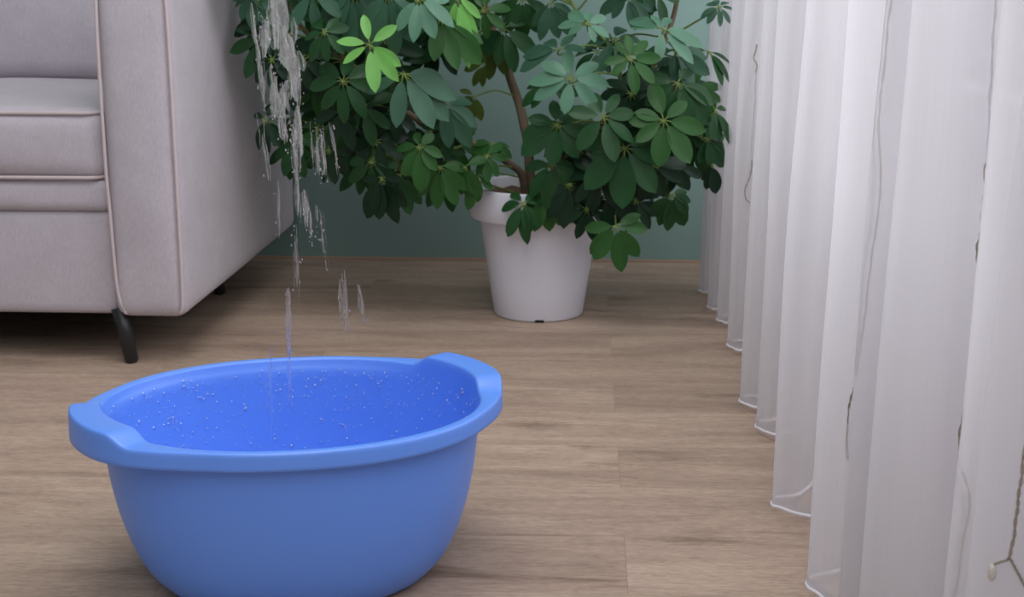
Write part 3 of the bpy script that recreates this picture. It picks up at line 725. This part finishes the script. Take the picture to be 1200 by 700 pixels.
# (left corner px, right end px) of every fold at the hem, from the wall towards the viewer
folds = [((819, 340), (828, 342)), ((829, 359), (840, 362)), ((840, 374), (853, 378)), ((852, 404), (867, 410)), ((867, 470), (887, 477)),
         ((886, 500), (908, 509)), ((905, 591), (950, 605)), ((946, 686), (990, 715))]
W = []
for l_, r_ in folds:
    a = atz(*l_, HEMZ); b = atz(*r_, HEMZ); W.append((Vector((a.x, a.y)), Vector((b.x, b.y))))
xg = W[-1][0].x
for (Yc, dx, w) in ((1.36, 0.018, 0.05), (1.235, 0.012, 0.055), (1.02, 0.03, 0.10), (0.93, 0.02, 0.06), (0.78, 0.02, 0.07), (0.62, 0.03, 0.08), (0.45, 0.02, 0.08), (0.28, 0.02, 0.08)):
    W.append((Vector((xg+dx, Yc)), Vector((xg+dx+w, Yc-0.035))))
hem = []
hem.append(Vector((W[0][0].x+0.12, W[0][0].y+0.06)))
for i, (a, b) in enumerate(W):
    prev_b = W[i-1][1] if i else hem[0]
    # far side of the loop: comes back towards the room behind this fold
    gap = (W[i-1][0].y - a.y) if i else 0.1
    hem.append(Vector((a.x+0.045, a.y+min(0.045, gap*0.33))))
    hem.append(a + Vector((0.016, min(0.03, gap*0.25))))
    hem.append(a + Vector((0.003, min(0.013, gap*0.12))))
    hem.append(a + Vector((0.001, -0.002)))
    hem.append(a.lerp(b, 0.35) + Vector((0, -0.003)))
    hem.append(b)
    nxt = W[i+1][0].y if i+1 < len(W) else b.y-0.1
    far = 0.065 + 0.02*math.sin(i*2.1)
    hem.append(Vector((b.x+far*0.75, b.y - 0.0*abs(b.y-nxt))))
    hem.append(Vector((b.x+far, b.y - 0.45*abs(b.y-nxt))))
hp = [Vector((p.x, p.y, 0)) for p in hem]
path = catmull(hp, 6)
NP = len(path); mean = []
for i in range(NP):
    lo, hi = max(0, i-34), min(NP, i+35); mean.append(sum((path[k] for k in range(lo, hi)), Vector())/(hi-lo))
NZ = 44; TOP = 2.40
bm = bmesh.new(); rows = []
for j in range(NZ+1):
    t = j/NZ; z = HEMZ + (TOP-HEMZ)*(t**1.25)
    row = []
    for i, p in enumerate(path):
        amp = 1 - 0.30*smooth(z/1.6)
        q = mean[i]*(1-amp) + p*amp
        s = 0.006*math.sin(z*3.1 + i*0.13) + 0.004*math.sin(z*7 + i*0.05)
        fl_ = smooth(z/0.5)
        q = q + Vector((s*fl_*0.7 + 0.012*smooth(z/1.0), s*fl_, 0)) + noise.noise_vector(Vector((p.x*9, p.y*9, z*2.2)))*0.004*fl_
        # the hem dips a little where the folds swing out
        row.append(bm.verts.new((q.x, q.y, z)))
    rows.append(row)
for j in range(NZ):
    for i in range(NP-1): bm.faces.new([rows[j][i], rows[j][i+1], rows[j+1][i+1], rows[j+1][i]])
cur = link('curtain', bm, M['sheer'])
tag(cur, 'floor-length white sheer curtain hanging in deep folds along the right', 'curtain')
bm = bmesh.new()
add_tube(bm, [Vector((p.x, p.y, HEMZ-0.001+0.0006*math.sin(i*0.9))) for i, p in enumerate(path)], 0.0028, 6)
link('hem_edging', bm, M['hem'], cur)
bm = bmesh.new()                                   # doubled cloth of the hem
ra = [bm.verts.new((p.x-0.0006, p.y, HEMZ)) for p in path]; rbv = [bm.verts.new((p.x-0.0006, p.y, HEMZ+0.012)) for p in path]
for i in range(NP-1): bm.faces.new([ra[i], ra[i+1], rbv[i+1], rbv[i]])
link('hem_band', bm, M['sheer'], cur)
bm = bmesh.new(); add_box(bm, (0.40, 0.1, 2.40), (0.60, WALL_Y-0.01, 2.425), 0.004)
r = link('curtain_rail', bm, M['rail'], None, False); tag(r, 'white curtain rail above the sheer curtain', 'curtain rail')

# ------------------------------------------------------------------ string lights hanging in the curtain
sl = thing('string_lights', 'thin wire string lights hanging down inside the sheer curtain', 'string lights', (0.5, 1.5, 0))
def wire(pix, Y, front=0.0, bulbs=()):
    pts = [at(x, y, Y(x, y) if callable(Y) else Y) for x, y in pix]
    c = catmull(pts, 10); c = [p + noise.noise_vector(p*45)*0.0022 for p in c]
    bm = bmesh.new()
    for ph in (0, PI):                              # two twisted strands
        add_tube(bm, [p + Vector((math.cos(i*0.9+ph), math.sin(i*0.9+ph), 0))*0.0009 for i, p in enumerate(c)], 0.0007, 5)
    link('wire', bm, M['wire'], sl)
    for (x, y, x2, y2) in bulbs:
        a = at(x, y, Y if not callable(Y) else Y(x, y)); b = at(x2, y2, Y if not callable(Y) else Y(x, y))
        bm = bmesh.new(); add_tube(bm, [a, a.lerp(b, .2), a.lerp(b, .5), a.lerp(b, .85), b], lambda t: 0.0032*math.sin(PI*(0.12+0.8*t)), 10)
        link('bulb', bm, M['bulb'], sl)
from mathutils.bvhtree import BVHTree
cloth = BVHTree.FromPolygons([v.co[:] for v in cur.data.vertices], [list(f.vertices) for f in cur.data.polygons])
def hang(pix, off, bulbs=()):
    """a wire that follows the cloth, off metres behind it (negative: in front)"""
    px = catmull([Vector((x, y, 0)) for x, y in pix], 8); pts = []
    last = None
    for q in px:
        d = ray(q.x, q.y).normalized(); h = cloth.ray_cast(CL, d)[0]
        if h is None: continue
        dist = (h-CL).length
        if last is not None: dist = last + max(-0.004, min(0.004, dist-last))
        last = dist; pts.append(CL + d*(dist+off))
    c = [p + noise.noise_vector(p*60)*0.0016 for p in pts]
    bm = bmesh.new()
    for ph in (0, PI):
        add_tube(bm, [p + Vector((math.cos(i*0.9+ph), math.sin(i*0.9+ph), 0))*0.0008 for i, p in enumerate(c)], 0.0006, 5)
    link('wire', bm, M['wire'], sl)
    for (x, y, x2, y2) in bulbs:
        a = pts[-1]; b = a + Vector((0.0005, 0, -0.013))
        bm = bmesh.new(); add_tube(bm, [a, a.lerp(b, .2), a.lerp(b, .5), a.lerp(b, .85), b], lambda t: 0.0030*math.sin(PI*(0.12+0.8*t)), 10)
        link('bulb', bm, M['bulb'], sl)
hang([(1210, 480), (1199, 540), (1196, 575), (1192, 600), (1188, 630), (1182, 652), (1172, 657), (1163, 661)], -0.004, bulbs=((1165, 658, 1166, 680),))
hang([(1182, 652), (1188, 664), (1196, 676), (1204, 690)], -0.004)
hang([(1168, -10), (1163, 60), (1160, 130), (1155, 200), (1150, 260), (1145, 298), (1149, 340), (1150, 430), (1140, 450), (1127, 500), (1124, 540), (1136, 590), (1126, 650), (1120, 705)], 0.006)
hang([(1045, -10), (1038, 60), (1030, 140), (1032, 200), (1028, 260), (1020, 310), (1016, 350), (1010, 400), (1003, 440)], 0.006)
hang([(1000, 455), (997, 470), (994, 500), (993, 525), (995, 540)], 0.002)
hang([(887, 52), (886, 60), (884, 68), (887, 76), (886, 84)], -0.003)
hang([(886, 84), (884, 130), (881, 170), (881, 190)], 0.006)
hang([(881, 188), (880, 205), (873, 222), (874, 232), (879, 238)], -0.003)

# ------------------------------------------------------------------ falling water
random.seed(3)
WY = BC.y - 0.01
bm = bmesh.new()
def strand(x0, y0, x1, y1, r, lump=0.6, seg=None, Y=None):
    Y = Y if Y is not None else WY + random.uniform(-0.02, 0.02)
    a = at(x0, y0, Y); b = at(x1, y1, Y); L = (a-b).length
    n = seg or max(6, int(L/0.0014)); ph = random.uniform(0, 100)
    fl2 = random.uniform(0.5, 0.9)
    pts = []; rad = []
    for i in range(n+1):
        t = i/n; p = a.lerp(b, t)
        p += Vector((noise.noise(Vector((ph, t*L*70, 0))), noise.noise(Vector((ph, 5, t*L*70))), 0))*0.0014
        pts.append(p)
        env = math.sin(PI*min(1, 0.02+0.97*t))**0.5
        rad.append(max(0.00012, r*env*(1 + lump*1.0*noise.noise(Vector((ph+9, t*L*70, 1))) + lump*0.6*noise.noise(Vector((ph+5, t*L*230, 1))) + lump*0.5*noise.noise(Vector((ph+3, t*L*620, 4))))))
    k = 7; rings = []
    rot = random.uniform(0, PI)
    for p, rr in zip(pts, rad):
        rings.append([bm.verts.new(p + Vector((math.cos(2*PI*q/k+rot)*rr*1.2, math.sin(2*PI*q/k+rot)*rr*0.8, 0))) for q in range(k)])
    for i in range(n):
        for q in range(k): bm.faces.new([rings[i][q], rings[i][(q+1) % k], rings[i+1][(q+1) % k], rings[i+1][q]])
    bm.faces.new(rings[0]); bm.faces.new(rings[-1])
# (x0,y0,x1,y1,half width, count, radius mm, piece length range px)
zones = [
 (322, -30, 327, 60, 14, 42, 1.5, (14, 60)), (312, 22, 312, 70, 6, 14, 1.4, (15, 40)), (330, 30, 342, 88, 10, 26, 1.5, (14, 45)),
 (343, 60, 346, 120, 7, 16, 1.3, (15, 50)), (345, 15, 352, 140, 4, 8, 0.8, (20, 60)),
 (318, 70, 321, 150, 4, 10, 1.0, (12, 50)), (330, 95, 336, 180, 9, 24, 1.1, (12, 50)), (346, 110, 352, 185, 5, 12, 1.1, (14, 50)),
 (368, 140, 374, 215, 8, 14, 1.1, (14, 50)), (343, 140, 347, 215, 6, 12, 1.0, (15, 50)), (298, 0, 312, 150, 6, 14, 0.6, (20, 70)),
 (349, 190, 352, 265, 4, 8, 0.9, (20, 60)), (361, 222, 366, 288, 7, 12, 0.9, (15, 50)), (324, 215, 325, 280, 2, 4, 0.4, (25, 60)),
 (345, 260, 350, 360, 6, 8, 0.7, (25, 70)), (376, 240, 384, 320, 4, 5, 0.35, (25, 60)), (388, 145, 398, 205, 5, 5, 0.35, (25, 50)),
 (402, 320, 407, 395, 5, 7, 0.8, (30, 70)), (420, 330, 428, 390, 3, 4, 0.6, (25, 55)), (338, 340, 339, 415, 4, 7, 0.9, (30, 70)),
 (320, 400, 320, 470, 6, 6, 0.4, (25, 50)), (314, 430, 318, 510, 5, 6, 0.6, (30, 70)), (336, 420, 338, 480, 4, 4, 0.5, (30, 60)), (300, 120, 318, 250, 10, 6, 0.4, (20, 60)),
]
for (x0, y0, x1, y1, hw, n, r, (l0, l1)) in zones:
    for _ in range(max(3, int(n*0.62))):
        t = random.random(); L = random.uniform(l0, l1); L = min(L*1.25, (y1-y0)+10)
        cy = y0 + (y1-y0-L)*t + L/2; cx = x0 + (x1-x0)*((cy-y0)/(y1-y0)) + random.gauss(0, hw*0.45)
        sl_ = (x1-x0)/(y1-y0)
        strand(cx - sl_*L/2, cy-L/2, cx + sl_*L/2, cy+L/2, r*0.001*random.choice((0.4, 0.7, 1.1, 1.7, 2.4, 3.0)))
nst = len(bm.faces)
for (x0, y0, x1, y1, hw, n, r, _l) in zones:          # loose round drops between the strands
    for _ in range(int(n*1.6)):
        t = random.random(); c = at(x0+(x1-x0)*t+random.gauss(0, hw*0.6), y0+(y1-y0)*t, WY+random.uniform(-0.03, 0.03))
        rr = random.uniform(0.0003, 0.0010)
        g = bmesh.ops.create_icosphere(bm, subdivisions=1, radius=rr, matrix=Matrix.Translation(c) @ Matrix.Diagonal((1, 1, 1.7, 1)))
bm.faces.ensure_lookup_table()
for f in bm.faces[nst:]: f.material_index = 1
w = link('falling_water', bm, [M['stream'], M['water']])
tag(w, 'clear water pouring down in broken strands into the blue basin', 'water', kind='stuff')

# beads of water inside the basin
bm = bmesh.new(); random.seed(12)
def inner_pt(a, z): return bpt(a, wall_r(a, z) - 0.0002, z)
for _ in range(1150):
    a = random.uniform(0, 2*PI) if random.random() < 0.25 else random.uniform(0.0, PI); z = BH - 0.012 - abs(random.gauss(0.045, 0.055))
    if z < 0.015: continue
    if math.sin(a+BROT) < -0.2 and random.random() < 0.6: continue
    p = inner_pt(a, z); e = 0.01
    du = (inner_pt(a+e, z) - p).normalized(); dv = (inner_pt(a, z+0.004) - p).normalized(); nn = du.cross(dv).normalized()
    if nn.dot(BC + Vector((0, 0, z)) - p) < 0: nn = -nn
    r = 0.0007 + 0.0019*random.random()**3.0
    el = random.uniform(1.0, 1.5)
    ringz = []
    for (h_, s_) in ((0.0, 1.0), (0.35, 0.92), (0.6, 0.6)):
        ringz.append([bm.verts.new(p + nn*(h_*r*0.9) + (du*math.cos(2*PI*k/9) + dv*el*math.sin(2*PI*k/9))*r*s_) for k in range(9)])
    tp = bm.verts.new(p + nn*r*0.66)
    for i in range(2):
        for k in range(9): bm.faces.new([ringz[i][k], ringz[i][(k+1) % 9], ringz[i+1][(k+1) % 9], ringz[i+1][k]])
    for k in range(9): bm.faces.new([ringz[2][k], ringz[2][(k+1) % 9], tp])
d = link('water_droplets', bm, M['bead'])
tag(d, 'small beads of water clinging to the inner wall of the blue basin', 'water drops', kind='stuff')
